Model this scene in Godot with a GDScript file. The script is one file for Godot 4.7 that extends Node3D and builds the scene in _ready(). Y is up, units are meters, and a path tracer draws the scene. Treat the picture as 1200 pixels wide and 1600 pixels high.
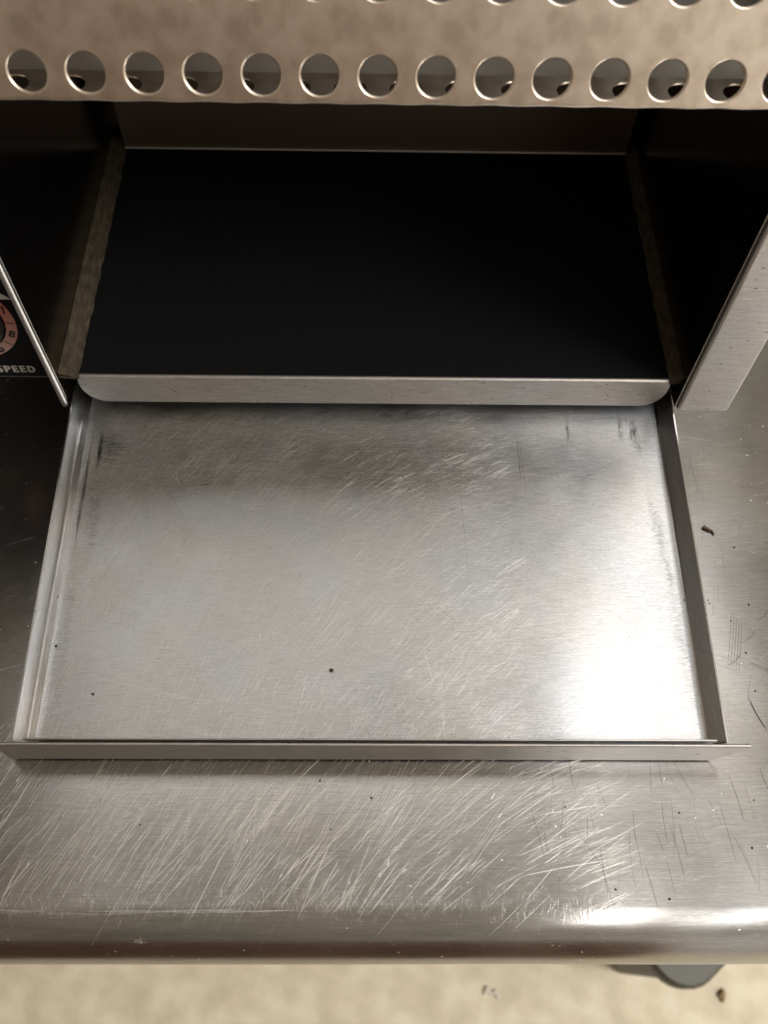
extends Node3D

# ---------------------------------------------------------------- mesh builder
class MB:
	var v := PackedVector3Array()
	var n := PackedVector3Array()
	var u := PackedVector2Array()
	var c := PackedColorArray()
	var xf := Transform3D()
	var col := Color(1, 1, 1)

	func tri(a: Vector3, b: Vector3, d: Vector3, na: Vector3, nb: Vector3, nd: Vector3, ua := Vector2.ZERO, ub := Vector2.ZERO, ud := Vector2.ZERO) -> void:
		a = xf * a; b = xf * b; d = xf * d
		na = (xf.basis * na).normalized(); nb = (xf.basis * nb).normalized(); nd = (xf.basis * nd).normalized()
		var g := (d - a).cross(b - a)
		if g.length_squared() < 1e-20:
			return
		if g.dot(na + nb + nd) < 0.0:
			v.append_array([a, d, b]); n.append_array([na, nd, nb]); u.append_array([ua, ud, ub])
		else:
			v.append_array([a, b, d]); n.append_array([na, nb, nd]); u.append_array([ua, ub, ud])
		c.append_array([col, col, col])

	func quad(a: Vector3, b: Vector3, d: Vector3, e: Vector3, na: Vector3, nb: Vector3, nd: Vector3, ne: Vector3, ua := Vector2.ZERO, ub := Vector2.ZERO, ud := Vector2.ZERO, ue := Vector2.ZERO) -> void:
		tri(a, b, d, na, nb, nd, ua, ub, ud)
		tri(a, d, e, na, nd, ne, ua, ud, ue)

	func flat(a: Vector3, b: Vector3, d: Vector3, e: Vector3, toward: Vector3) -> void:
		# planar uvs in metres, for brushed textures
		var g := (b - a).cross(e - a).normalized()
		if g.length() < 0.5:
			g = (d - a).cross(e - b).normalized()
		if g.dot(toward) < 0.0:
			g = -g
		var k := func(p: Vector3) -> Vector2:
			var ag := g.abs()
			if ag.y >= ag.x and ag.y >= ag.z: return Vector2(p.x, p.z)
			if ag.x >= ag.z: return Vector2(p.z, p.y)
			return Vector2(p.x, p.y)
		quad(a, b, d, e, g, g, g, g, k.call(a), k.call(b), k.call(d), k.call(e))

	func box(lo: Vector3, hi: Vector3, bev := 0.0008) -> void:
		var m := (lo + hi) / 2.0
		var h := (hi - lo) / 2.0
		bev = minf(bev, minf(h.x, minf(h.y, h.z)) * 0.9)
		for ax in 3:
			for s in [-1.0, 1.0]:
				var nn := Vector3.ZERO; nn[ax] = s
				var a1 := (ax + 1) % 3
				var a2 := (ax + 2) % 3
				var q := []
				for st in [[-1, -1], [1, -1], [1, 1], [-1, 1]]:
					var p := m
					p[ax] += s * h[ax]
					p[a1] += st[0] * (h[a1] - bev)
					p[a2] += st[1] * (h[a2] - bev)
					q.append(p)
				flat(q[0], q[1], q[2], q[3], nn)
		for ax in 3:
			var a1 := (ax + 1) % 3
			var a2 := (ax + 2) % 3
			for s1 in [-1.0, 1.0]:
				for s2 in [-1.0, 1.0]:
					var n1 := Vector3.ZERO; n1[a1] = s1
					var n2 := Vector3.ZERO; n2[a2] = s2
					var q := []
					for e in [-1.0, 1.0]:
						var p := m; p[ax] += e * (h[ax] - bev); p[a1] += s1 * h[a1]; p[a2] += s2 * (h[a2] - bev)
						var r := m; r[ax] += e * (h[ax] - bev); r[a1] += s1 * (h[a1] - bev); r[a2] += s2 * h[a2]
						q.append(p); q.append(r)
					quad(q[0], q[1], q[3], q[2], n1, n2, n2, n1)
		for sx in [-1.0, 1.0]:
			for sy in [-1.0, 1.0]:
				for sz in [-1.0, 1.0]:
					var sg := Vector3(sx, sy, sz)
					var i := h - Vector3.ONE * bev
					tri(m + sg * Vector3(h.x, i.y, i.z), m + sg * Vector3(i.x, h.y, i.z), m + sg * Vector3(i.x, i.y, h.z), Vector3(sx, 0, 0), Vector3(0, sy, 0), Vector3(0, 0, sz))

	func mesh() -> ArrayMesh:
		var a := []
		a.resize(Mesh.ARRAY_MAX)
		a[Mesh.ARRAY_VERTEX] = v; a[Mesh.ARRAY_NORMAL] = n; a[Mesh.ARRAY_TEX_UV] = u; a[Mesh.ARRAY_COLOR] = c
		var m := ArrayMesh.new()
		m.add_surface_from_arrays(Mesh.PRIMITIVE_TRIANGLES, a)
		return m

	# A bent sheet: path = [[z, y, nz, ny, s], ...] extruded along x from a0 to a1 with thickness t (outer face on the path).
	func sheet(path: Array, a0: float, a1: float, t: float, nx := 1, uvk := Vector4(1, 1, 0, 0), warp = null) -> void:
		for i in path.size() - 1:
			var p = path[i]
			var q = path[i + 1]
			for k in nx:
				var x0 := lerpf(a0, a1, float(k) / nx)
				var x1 := lerpf(a0, a1, float(k + 1) / nx)
				var P := []; var N := []; var U := []
				for e in [[x0, p], [x1, p], [x1, q], [x0, q]]:
					var w := 0.0
					var nn := Vector3(0, e[1][3], e[1][2])
					if warp != null:
						var g: Vector3 = warp.call(e[0], e[1][4])
						w = g.x
						var along := Vector3(0, -e[1][2], e[1][3])
						nn = (nn - Vector3(1, 0, 0) * g.y - along * g.z).normalized()
					P.append(Vector3(e[0], e[1][1], e[1][0]) + Vector3(0, e[1][3], e[1][2]) * w)
					N.append(nn)
					U.append(Vector2(e[0] * uvk.x + uvk.z, e[1][4] * uvk.y + uvk.w))
				quad(P[0], P[1], P[2], P[3], N[0], N[1], N[2], N[3], U[0], U[1], U[2], U[3])
			if t > 0.0:
				var ip := Vector3(0, p[1] - p[3] * t, p[0] - p[2] * t)
				var iq := Vector3(0, q[1] - q[3] * t, q[0] - q[2] * t)
				var np := Vector3(0, -p[3], -p[2]); var nq := Vector3(0, -q[3], -q[2])
				var X0 := Vector3(a0, 0, 0); var X1 := Vector3(a1, 0, 0)
				var u0 := Vector2(a0 * uvk.x + uvk.z, p[4] * uvk.y + uvk.w); var u1 := Vector2(a1 * uvk.x + uvk.z, p[4] * uvk.y + uvk.w)
				var u2 := Vector2(a1 * uvk.x + uvk.z, q[4] * uvk.y + uvk.w); var u3 := Vector2(a0 * uvk.x + uvk.z, q[4] * uvk.y + uvk.w)
				quad(ip + X0, ip + X1, iq + X1, iq + X0, np, np, nq, nq, u0, u1, u2, u3)
				for sx in [[X0, -1.0], [X1, 1.0]]:
					flat(Vector3(0, p[1], p[0]) + sx[0], Vector3(0, q[1], q[0]) + sx[0], iq + sx[0], ip + sx[0], Vector3(sx[1], 0, 0))
		if t > 0.0:
			for e in [[path[0], path[1]], [path[-1], path[-2]]]:
				var p = e[0]
				var dir := Vector3(0, p[1] - e[1][1], p[0] - e[1][0])
				var o := Vector3(0, p[1], p[0])
				var i := Vector3(0, p[1] - p[3] * t, p[0] - p[2] * t)
				flat(o + Vector3(a0, 0, 0), o + Vector3(a1, 0, 0), i + Vector3(a1, 0, 0), i + Vector3(a0, 0, 0), dir)


# path with rounded corners; pts = [Vector2(z, y), ...], radii per inner corner; normal on the left of travel * side
func bend(pts: Array, radii: Array, side := 1.0, seg := 8, s0 := 0.0) -> Array:
	var out := []
	var s := s0
	var prev := Vector2.INF
	var list := []
	for i in pts.size():
		if i == 0:
			var d: Vector2 = (pts[1] - pts[0]).normalized()
			list.append([pts[0], Vector2(-d.y, d.x)])
		elif i == pts.size() - 1:
			var d: Vector2 = (pts[i] - pts[i - 1]).normalized()
			list.append([pts[i], Vector2(-d.y, d.x)])
		else:
			var d0: Vector2 = (pts[i] - pts[i - 1]).normalized()
			var d1: Vector2 = (pts[i + 1] - pts[i]).normalized()
			var ang := d0.angle_to(d1)
			var r: float = radii[i - 1]
			var tl := r * absf(tan(ang / 2.0))
			var n0 := Vector2(-d0.y, d0.x)
			var c: Vector2 = pts[i] - d0 * tl + n0 * r * signf(ang)
			for k in seg + 1:
				var nn := n0.rotated(ang * k / seg)
				list.append([c - nn * r * signf(ang), nn])
	for e in list:
		if prev != Vector2.INF:
			s += (e[0] as Vector2).distance_to(prev)
		prev = e[0]
		out.append([e[0].x, e[0].y, e[1].x * side, e[1].y * side, s])
	return out


# ---------------------------------------------------------------- nodes
func part(called: String, m: Mesh, mat: Material, parent: Node3D = null) -> MeshInstance3D:
	var o := MeshInstance3D.new()
	o.name = called
	o.mesh = m
	o.material_override = mat
	(parent if parent else self).add_child(o, true)
	return o


func thing(called: String, label: String, category: String, at := Vector3.ZERO, group := "") -> Node3D:
	var o := Node3D.new()
	o.name = called
	add_child(o, true)
	o.position = at
	tag(o, label, category, group)
	return o


func tag(o: Node, label: String, category: String, group := "") -> void:
	o.set_meta("label", label)
	o.set_meta("category", category)
	if group:
		o.set_meta("group", group)


func structure(called: String, m: Mesh, mat: Material) -> void:
	part(called, m, mat).set_meta("kind", "structure")


func boxmesh(lo: Vector3, hi: Vector3, bev := 0.0008) -> ArrayMesh:
	var b := MB.new()
	b.box(lo, hi, bev)
	return b.mesh()


func metal(albedo: Color, rough: float, aniso := 0.0) -> StandardMaterial3D:
	var m := StandardMaterial3D.new()
	m.albedo_color = albedo.linear_to_srgb()
	m.metallic = 1.0
	m.roughness = rough
	if aniso != 0.0:
		m.anisotropy_enabled = true
		m.anisotropy = aniso
	return m


func plain(albedo: Color, rough: float, spec := 0.5) -> StandardMaterial3D:
	var m := StandardMaterial3D.new()
	m.albedo_color = albedo.linear_to_srgb()
	m.roughness = rough
	m.metallic_specular = spec
	return m


# ---------------------------------------------------------------- textures
func noise_bytes(seed_: int, freq: float, gw: int, gh: int, w: int, h: int, octaves := 3) -> PackedByteArray:
	var f := FastNoiseLite.new()
	f.seed = seed_
	f.frequency = freq
	f.noise_type = FastNoiseLite.TYPE_SIMPLEX_SMOOTH
	f.fractal_octaves = octaves
	var im := f.get_image(gw, gh, false, false, true)
	im.convert(Image.FORMAT_L8)
	if gw != w or gh != h:
		im.resize(w, h, Image.INTERPOLATE_CUBIC)
	return im.get_data()


func tex(w: int, h: int, fmt: int, data: PackedByteArray) -> ImageTexture:
	return ImageTexture.create_from_image(Image.create_from_data(w, h, false, fmt, data))


class Scratch:
	var w: int
	var h: int
	var up := PackedByteArray()     # bright, scattering scratches
	var down := PackedByteArray()   # dark marks
	func _init(w_: int, h_: int) -> void:
		w = w_; h = h_
		up.resize(w * h); down.resize(w * h)

	func dab(a: PackedByteArray, x: float, y: float, k: float) -> void:
		var ix := int(floor(x)); var iy := int(floor(y))
		if ix < 0 or iy < 0 or ix >= w - 1 or iy >= h - 1:
			return
		var fx := x - ix; var fy := y - iy
		var o := iy * w + ix
		a[o] = mini(255, a[o] + int(k * (1 - fx) * (1 - fy)))
		a[o + 1] = mini(255, a[o + 1] + int(k * fx * (1 - fy)))
		a[o + w] = mini(255, a[o + w] + int(k * (1 - fx) * fy))
		a[o + w + 1] = mini(255, a[o + w + 1] + int(k * fx * fy))

	# a stroke in texels from p along direction ang for len, bending by curve radians over its length
	func stroke(dark: bool, p: Vector2, ang: float, len: float, curve: float, k: float, width := 1.0, taper := true) -> void:
		var steps := int(len / 0.8) + 1
		var a := ang - curve / 2.0
		var q := p - Vector2(cos(ang), -sin(ang)) * len / 2.0
		var rows := maxi(1, int(ceil(width)))
		for i in steps:
			var f := float(i) / steps
			var kk := k * (minf(1.0, 5.0 * minf(f, 1.0 - f)) if taper else 1.0)
			var nrm := Vector2(sin(a), cos(a))
			for r in rows:
				var off := (r - (rows - 1) / 2.0) * (width / rows)
				if dark: dab(down, q.x + nrm.x * off, q.y + nrm.y * off, kk)
				else: dab(up, q.x + nrm.x * off, q.y + nrm.y * off, kk)
			q += Vector2(cos(a), -sin(a)) * 0.8
			a += curve / steps


func steel_textures(sc: Scratch, seed_: int, base: Color, rough0: float, grain_amp: float, patch_amp: float) -> Array:
	var w := sc.w
	var h := sc.h
	var g1 := noise_bytes(seed_, 0.35, w / 32, h, w, h, 2)      # long brush lines
	var g2 := noise_bytes(seed_ + 1, 0.42, w / 8, h, w, h, 1)   # short brush lines
	var lo := noise_bytes(seed_ + 2, 0.012, w / 4, h / 4, w, h, 4)
	var hu := noise_bytes(seed_ + 3, 0.02, w / 8, h / 8, w, h, 3)
	var al := PackedByteArray(); al.resize(w * h * 3)
	var ro := PackedByteArray(); ro.resize(w * h)
	var br := pow(base.r, 1 / 2.2) * 255.0
	var bg := pow(base.g, 1 / 2.2) * 255.0
	var bb := pow(base.b, 1 / 2.2) * 255.0
	var up := sc.up
	var dn := sc.down
	var j := 0
	for i in w * h:
		var g := (g1[i] - 128) * 0.006 + (g2[i] - 128) * 0.004
		var l := (lo[i] - 128) * 0.0078
		var hh := (hu[i] - 128) * 0.0078
		var s := up[i] * 0.0039
		var d := dn[i] * 0.0039
		var k := (1.0 + grain_amp * g + 0.03 * l * signf(patch_amp)) * (1.0 - 0.72 * d)
		var add := 82.0 * s
		al[j] = clampi(int(br * k * (1.0 + 0.012 * hh) + add), 0, 255)
		al[j + 1] = clampi(int(bg * k + add), 0, 255)
		al[j + 2] = clampi(int(bb * k * (1.0 - 0.014 * hh) + add), 0, 255)
		j += 3
		ro[i] = clampi(int(255.0 * (rough0 * (1.0 + 0.5 * grain_amp * g + patch_amp * l) + 0.34 * s + 0.12 * d)), 8, 255)
	return [tex(w, h, Image.FORMAT_RGB8, al), tex(w, h, Image.FORMAT_L8, ro), tex(w, h, Image.FORMAT_L8, sc.up)]


func table_scratches(rng: RandomNumberGenerator) -> Scratch:
	# 2048 texels = 0.5 m; x from -0.25, s (distance along the top towards the front) from -0.2
	var sc := Scratch.new(2048, 2048)
	var K := 4096.0
	var at := func(x: float, s: float) -> Vector2: return Vector2((x + 0.25) * K, (s + 0.2) * K)
	var field := func(x: float) -> float:
		if x < 0.0: return deg_to_rad(lerpf(52, 63, clampf(-x / 0.15, 0, 1)))
		return deg_to_rad(lerpf(52, 18, clampf(x / 0.11, 0, 1)))
	# bundles of wiping scratches on the front apron
	for b in 420:
		var x := rng.randf_range(-0.2, 0.105)
		var s := rng.randf_range(0.165, 0.232)
		var a: float = field.call(x) + rng.randfn(0.0, 0.13)
		var n := rng.randi_range(1, 7)
		var ln := rng.randf_range(0.008, 0.042)
		for k in n:
			var xx := x + rng.randfn(0, 0.004)
			var l := ln * rng.randf_range(0.4, 1.2)
			sc.stroke(false, at.call(xx, s + rng.randfn(0, 0.006)), a + rng.randfn(0, 0.05), l * K, rng.randf_range(-0.12, 0.05), (12.0 + 105.0 * pow(rng.randf(), 2.0)) * (1.0 if rng.randf() > 0.1 else 1.8))
	for b in 170:
		var x := rng.randf_range(-0.21, 0.0)
		sc.stroke(false, at.call(x, rng.randf_range(0.17, 0.23)), field.call(x) + rng.randfn(0, 0.09), rng.randf_range(0.015, 0.055) * K, rng.randf_range(-0.08, 0.03), 16.0 + 105.0 * pow(rng.randf(), 1.9))
	# a haze of very fine ones everywhere
	for b in 5200:
		var x := rng.randf_range(-0.25, 0.25)
		var s := rng.randf_range(-0.06, 0.24)
		var a: float = field.call(x) + rng.randfn(0, 0.3)
		if x < -0.16 and s < 0.16: a = deg_to_rad(34) + rng.randfn(0, 0.2)
		if x > 0.11: a = rng.randfn(0.12, 0.35)
		sc.stroke(false, at.call(x, s), a, rng.randf_range(0.002, 0.013) * K, rng.randfn(0, 0.1), rng.randf_range(8, 34))
	# longer scratches on the left behind the tray
	for b in 60:
		sc.stroke(false, at.call(rng.randf_range(-0.25, -0.15), rng.randf_range(-0.04, 0.17)), deg_to_rad(33) + rng.randfn(0, 0.16), rng.randf_range(0.006, 0.03) * K, 0.0, rng.randf_range(30, 90))
	# the bold arc and a few loners
	sc.stroke(false, at.call(-0.035, 0.188), deg_to_rad(50), 0.052 * K, -0.35, 150, 3.0)
	sc.stroke(false, at.call(-0.095, 0.182), deg_to_rad(56), 0.017 * K, -0.1, 210, 2.0)
	sc.stroke(false, at.call(-0.052, 0.205), deg_to_rad(88), 0.045 * K, 0.05, 60)
	for b in 26:
		sc.stroke(false, at.call(rng.randf_range(-0.2, 0.1), rng.randf_range(0.17, 0.232)), rng.randf_range(0.4, 1.5), rng.randf_range(0.001, 0.004) * K, 0.3, 220, 1.6)
	# scuffs where the top bends into the rolled edge
	for b in 1500:
		var x := rng.randf_range(-0.2, 0.11)
		sc.stroke(false, at.call(x, 0.2345 + rng.randfn(0, 0.0035)), deg_to_rad(90 - 12 * signf(x)) + rng.randfn(0, 0.35), rng.randf_range(0.001, 0.0045) * K, 0, rng.randf_range(8, 52))
	for b in 60:
		var x := rng.randf_range(-0.2, -0.03)
		sc.stroke(false, at.call(x, 0.2365 + rng.randfn(0, 0.0005)), rng.randfn(0, 0.03), rng.randf_range(0.008, 0.04) * K, 0, rng.randf_range(20, 70))
	for b in 700:
		sc.stroke(false, at.call(rng.randf_range(-0.2, 0.2), rng.randf_range(0.236, 0.275)), rng.randfn(-0.5, 0.5), rng.randf_range(0.001, 0.009) * K, 0, rng.randf_range(8, 40))
	# pale scuff on the rolled edge
	for b in 34:
		sc.stroke(false, at.call(-0.0955 + rng.randfn(0, 0.0014), 0.2476 + rng.randfn(0, 0.0006)), 0.35 + rng.randfn(0, 0.5), 0.0011 * K, 0, 60, 2.0)
	# dark hairlines on the right
	for b in 80:
		var x := rng.randf_range(0.07, 0.19)
		sc.stroke(true, at.call(x, rng.randf_range(0.175, 0.228)), PI / 2 + rng.randfn(0, 0.17), rng.randf_range(0.008, 0.03) * K, rng.randfn(0, 0.15), 15.0 + 110.0 * pow(rng.randf(), 2.0))
	for b in 60:
		sc.stroke(true, at.call(rng.randf_range(0.155, 0.25), rng.randf_range(-0.02, 0.17)), PI / 2 + rng.randfn(-0.2, 0.35), rng.randf_range(0.006, 0.03) * K, rng.randfn(0, 0.3), rng.randf_range(12, 60))
	for k in 5:
		sc.stroke(true, at.call(0.1765 + k * 0.0011, 0.113 + k * 0.001), deg_to_rad(74), 0.034 * K, 0.05, 80)
	for k in 9:
		sc.stroke(true, at.call(0.189 + rng.randfn(0, 0.006), 0.128 + rng.randfn(0, 0.0015)), deg_to_rad(-26), 0.02 * K, 0.1, 45)
		sc.stroke(true, at.call(-0.19 + rng.randfn(0, 0.004), 0.105 + rng.randfn(0, 0.002)), deg_to_rad(-44), 0.03 * K, 0.1, 55)
	sc.stroke(true, at.call(0.1815, 0.152), deg_to_rad(-72), 0.018 * K, 0.35, 130, 3.0)
	for k in 3:
		sc.stroke(true, at.call(0.196 - k * 0.01, 0.1 + k * 0.012), deg_to_rad(40), 0.012 * K, 0.8, 50, 1.5)
	for b in 130:
		sc.stroke(false, at.call(rng.randf_range(0.1, 0.25), rng.randf_range(-0.03, 0.23)), rng.randfn(0.1, 0.25), rng.randf_range(0.005, 0.02) * K, rng.randfn(0, 0.1), rng.randf_range(20, 70))
	# specks
	for b in 420:
		var p: Vector2 = at.call(rng.randf_range(-0.25, 0.25), rng.randf_range(-0.1, 0.27))
		sc.stroke(rng.randf() < 0.12, p, rng.randf() * TAU, rng.randf_range(1, 4), 0, rng.randf_range(80, 220), 1.5, false)
	return sc


func tray_scratches(rng: RandomNumberGenerator) -> Scratch:
	# 2048 x 1340 texels = 0.309 x 0.2022 m; x from -0.1545, q = distance back from the front fold
	var sc := Scratch.new(2048, 1340)
	var K := 2048.0 / 0.309
	var at := func(x: float, q: float) -> Vector2: return Vector2((x + 0.1545) * K, 1340.0 - q * K)
	var field := func(x: float, q: float) -> float:
		return deg_to_rad(clampf(46.0 - x * 210.0 + (0.08 - q) * 160.0, 3.0, 72.0))
	for b in 5200:
		var x := rng.randf_range(-0.15, 0.15)
		var q := rng.randf_range(0.0, 0.178)
		var dens := 1.0 if x < 0.07 else 0.35
		sc.stroke(false, at.call(x, q), field.call(x, q) + rng.randfn(0, 0.16), rng.randf_range(0.002, 0.012) * K, rng.randfn(0.05, 0.1), rng.randf_range(20, 125) * dens)
	for b in 130:
		var x := rng.randf_range(-0.13, 0.07)
		var q := rng.randf_range(0.03, 0.15)
		var a: float = field.call(x, q) + rng.randfn(0, 0.08)
		for k in rng.randi_range(2, 7):
			sc.stroke(false, at.call(x + rng.randfn(0, 0.003), q + rng.randfn(0, 0.002)), a + rng.randfn(0, 0.04), rng.randf_range(0.005, 0.018) * K, rng.randf_range(0.0, 0.2), rng.randf_range(45, 170))
	# the curved wipe in the middle
	for k in 30:
		var f := rng.randf()
		sc.stroke(false, at.call(-0.031 + f * 0.012 + rng.randfn(0, 0.002), 0.066 + f * -0.004 + rng.randfn(0, 0.003)), deg_to_rad(54), rng.randf_range(0.016, 0.034) * K, 0.55, rng.randf_range(60, 190))
	# loners
	for e in [[-0.0335, 0.021, 78, 0.034, 0.12, 110], [-0.033, 0.0075, 55, 0.018, -0.15, 120], [-0.068, 0.06, 97, 0.014, -0.4, 130], [-0.083, 0.017, 65, 0.011, 0.5, 90], [0.008, 0.086, 52, 0.005, 0, 200], [0.026, 0.04, 105, 0.018, 0, 80], [-0.1, 0.136, 108, 0.01, -0.3, 130], [-0.105, 0.161, 48, 0.008, 0, 150], [0.03, 0.02, 45, 0.012, 0, 60]]:
		sc.stroke(false, at.call(e[0], e[1]), deg_to_rad(e[2]), e[3] * K, e[4], e[5], 1.6)
	# faint light and dark lines across the tray
	for k in 46:
		sc.stroke(false, at.call(rng.randf_range(-0.09, 0.08), 0.146 + rng.randfn(0, 0.009)), rng.randfn(0.0, 0.015), rng.randf_range(0.02, 0.09) * K, 0, rng.randf_range(10, 42))
		sc.stroke(true, at.call(rng.randf_range(-0.09, 0.08), 0.150 + rng.randfn(0, 0.006)), rng.randfn(0.0, 0.015), rng.randf_range(0.02, 0.09) * K, 0, rng.randf_range(6, 26))
	# upright scuff columns near the front
	for col in [[-0.0185, 0.018, 0.012, 26], [0.0315, 0.004, 0.03, 30], [0.018, 0.0015, 0.02, 8], [-0.008, 0.006, 0.022, 14], [-0.03, 0.004, 0.012, 10]]:
		for k in col[3]:
			sc.stroke(false, at.call(col[0] + rng.randfn(0, 0.4) * col[1], rng.randf_range(0.004, 0.034)), PI / 2 + rng.randfn(0, 0.03), rng.randf_range(0.2, 1.0) * col[2] * K, 0, rng.randf_range(14, 46))
	for k in 14:
		sc.stroke(false, at.call(-0.02 + rng.randfn(0, 0.012), 0.026 + rng.randfn(0, 0.003)), rng.randfn(0, 0.03), 0.03 * K, 0, 22, 2.0)
	for e in [[-0.085, 0.012, -14, 0.09], [-0.1, 0.028, -12, 0.07]]:
		for k in 8:
			sc.stroke(false, at.call(e[0], e[1] + rng.randfn(0, 0.0008)), deg_to_rad(e[2]), e[3] * K, 0.05, 15, 2.0)
	# dark rubbed patches: made of short marks with their own grain
	var patches := [[-0.1365, 0.1545, 0.007, 0.01, 420, 0], [-0.142, 0.152, 0.0012, 0.012, 160, 1], [-0.1395, 0.118, 0.004, 0.03, 420, 0], [-0.147, 0.13, 0.0008, 0.035, 90, 1], [0.1375, 0.1655, 0.003, 0.009, 220, 1], [0.1305, 0.168, 0.0015, 0.008, 80, 1], [0.1385, 0.156, 0.003, 0.006, 160, 0], [0.1025, 0.167, 0.0012, 0.01, 60, 1], [0.1435, 0.105, 0.0022, 0.022, 520, 0], [0.1455, 0.085, 0.0016, 0.014, 240, 0], [0.141, 0.118, 0.002, 0.02, 260, 0], [0.1465, 0.06, 0.0035, 0.03, 340, 0], [0.148, 0.03, 0.003, 0.03, 200, 0], [-0.1445, 0.06, 0.003, 0.04, 260, 0]]
	for e in patches:
		for k in e[4]:
			var p: Vector2 = at.call(e[0] + rng.randfn(0, 0.5) * e[2], e[1] + rng.randfn(0, 0.45) * e[3])
			if e[5] == 0: sc.stroke(true, p, rng.randfn(0, 0.03), rng.randf_range(0.2, 1.1) * e[2] * K, 0, rng.randf_range(12, 56))
			else: sc.stroke(true, p, PI / 2 + rng.randfn(0, 0.02), rng.randf_range(0.2, 0.7) * e[3] * K, 0, rng.randf_range(18, 70))
	# the pair of upright black lines and the fine curls
	sc.stroke(true, at.call(0.0755, 0.149), deg_to_rad(91), 0.026 * K, 0, 120, 1.5)
	sc.stroke(true, at.call(0.0768, 0.150), deg_to_rad(91), 0.024 * K, 0, 90)
	sc.stroke(true, at.call(0.0775, 0.142), deg_to_rad(91), 0.034 * K, 0, 36)
	sc.stroke(true, at.call(0.0455, 0.105), deg_to_rad(93), 0.06 * K, 0, 70)
	sc.stroke(true, at.call(0.0395, 0.115), deg_to_rad(94), 0.03 * K, 0, 30)
	sc.stroke(true, at.call(-0.098, 0.122), deg_to_rad(-58), 0.046 * K, 0.3, 60)
	sc.stroke(true, at.call(-0.112, 0.098), deg_to_rad(-58), 0.03 * K, 0.5, 40)
	sc.stroke(true, at.call(-0.115, 0.074), deg_to_rad(-8), 0.022 * K, -0.4, 50)
	sc.stroke(true, at.call(-0.055, 0.084), deg_to_rad(-4), 0.06 * K, -0.1, 40)
	sc.stroke(true, at.call(-0.005, 0.075), deg_to_rad(-28), 0.03 * K, -0.3, 60)
	sc.stroke(true, at.call(0.035, 0.066), deg_to_rad(-42), 0.014 * K, 0.5, 80)
	sc.stroke(true, at.call(0.02, 0.070), deg_to_rad(-3), 0.022 * K, 0.1, 45)
	sc.stroke(true, at.call(0.015, 0.138), deg_to_rad(-50), 0.003 * K, 0.1, 160)
	sc.stroke(true, at.call(0.095, 0.139), deg_to_rad(-72), 0.003 * K, 0.1, 150)
	sc.stroke(true, at.call(-0.0845, 0.131), deg_to_rad(66), 0.008 * K, -0.4, 90)
	for b in 700:
		sc.stroke(false, at.call(rng.randf_range(-0.15, 0.15), rng.randf_range(0.0, 0.05) * rng.randf() if b < 450 else rng.randf_range(0, 0.17)), rng.randf() * TAU, rng.randf_range(1, 5), 0, rng.randf_range(40, 170), 1.5, false)
	for b in 130:
		sc.stroke(true, at.call(rng.randf_range(-0.15, 0.15), rng.randf_range(0.0, 0.17)), rng.randf() * TAU, rng.randf_range(1, 4), 0, rng.randf_range(60, 200), 1.5, false)
	return sc


func mottled(seed_: int, size: int, freq: float, a: Color, b: Color, mid: Color) -> NoiseTexture2D:
	var f := FastNoiseLite.new()
	f.seed = seed_
	f.frequency = freq
	f.fractal_octaves = 5
	var g := Gradient.new()
	g.offsets = PackedFloat32Array([0.2, 0.5, 0.8])
	g.colors = PackedColorArray([a.linear_to_srgb(), mid.linear_to_srgb(), b.linear_to_srgb()])
	var t := NoiseTexture2D.new()
	t.width = size; t.height = size
	t.seamless = true
	t.noise = f
	t.color_ramp = g
	return t


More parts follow.
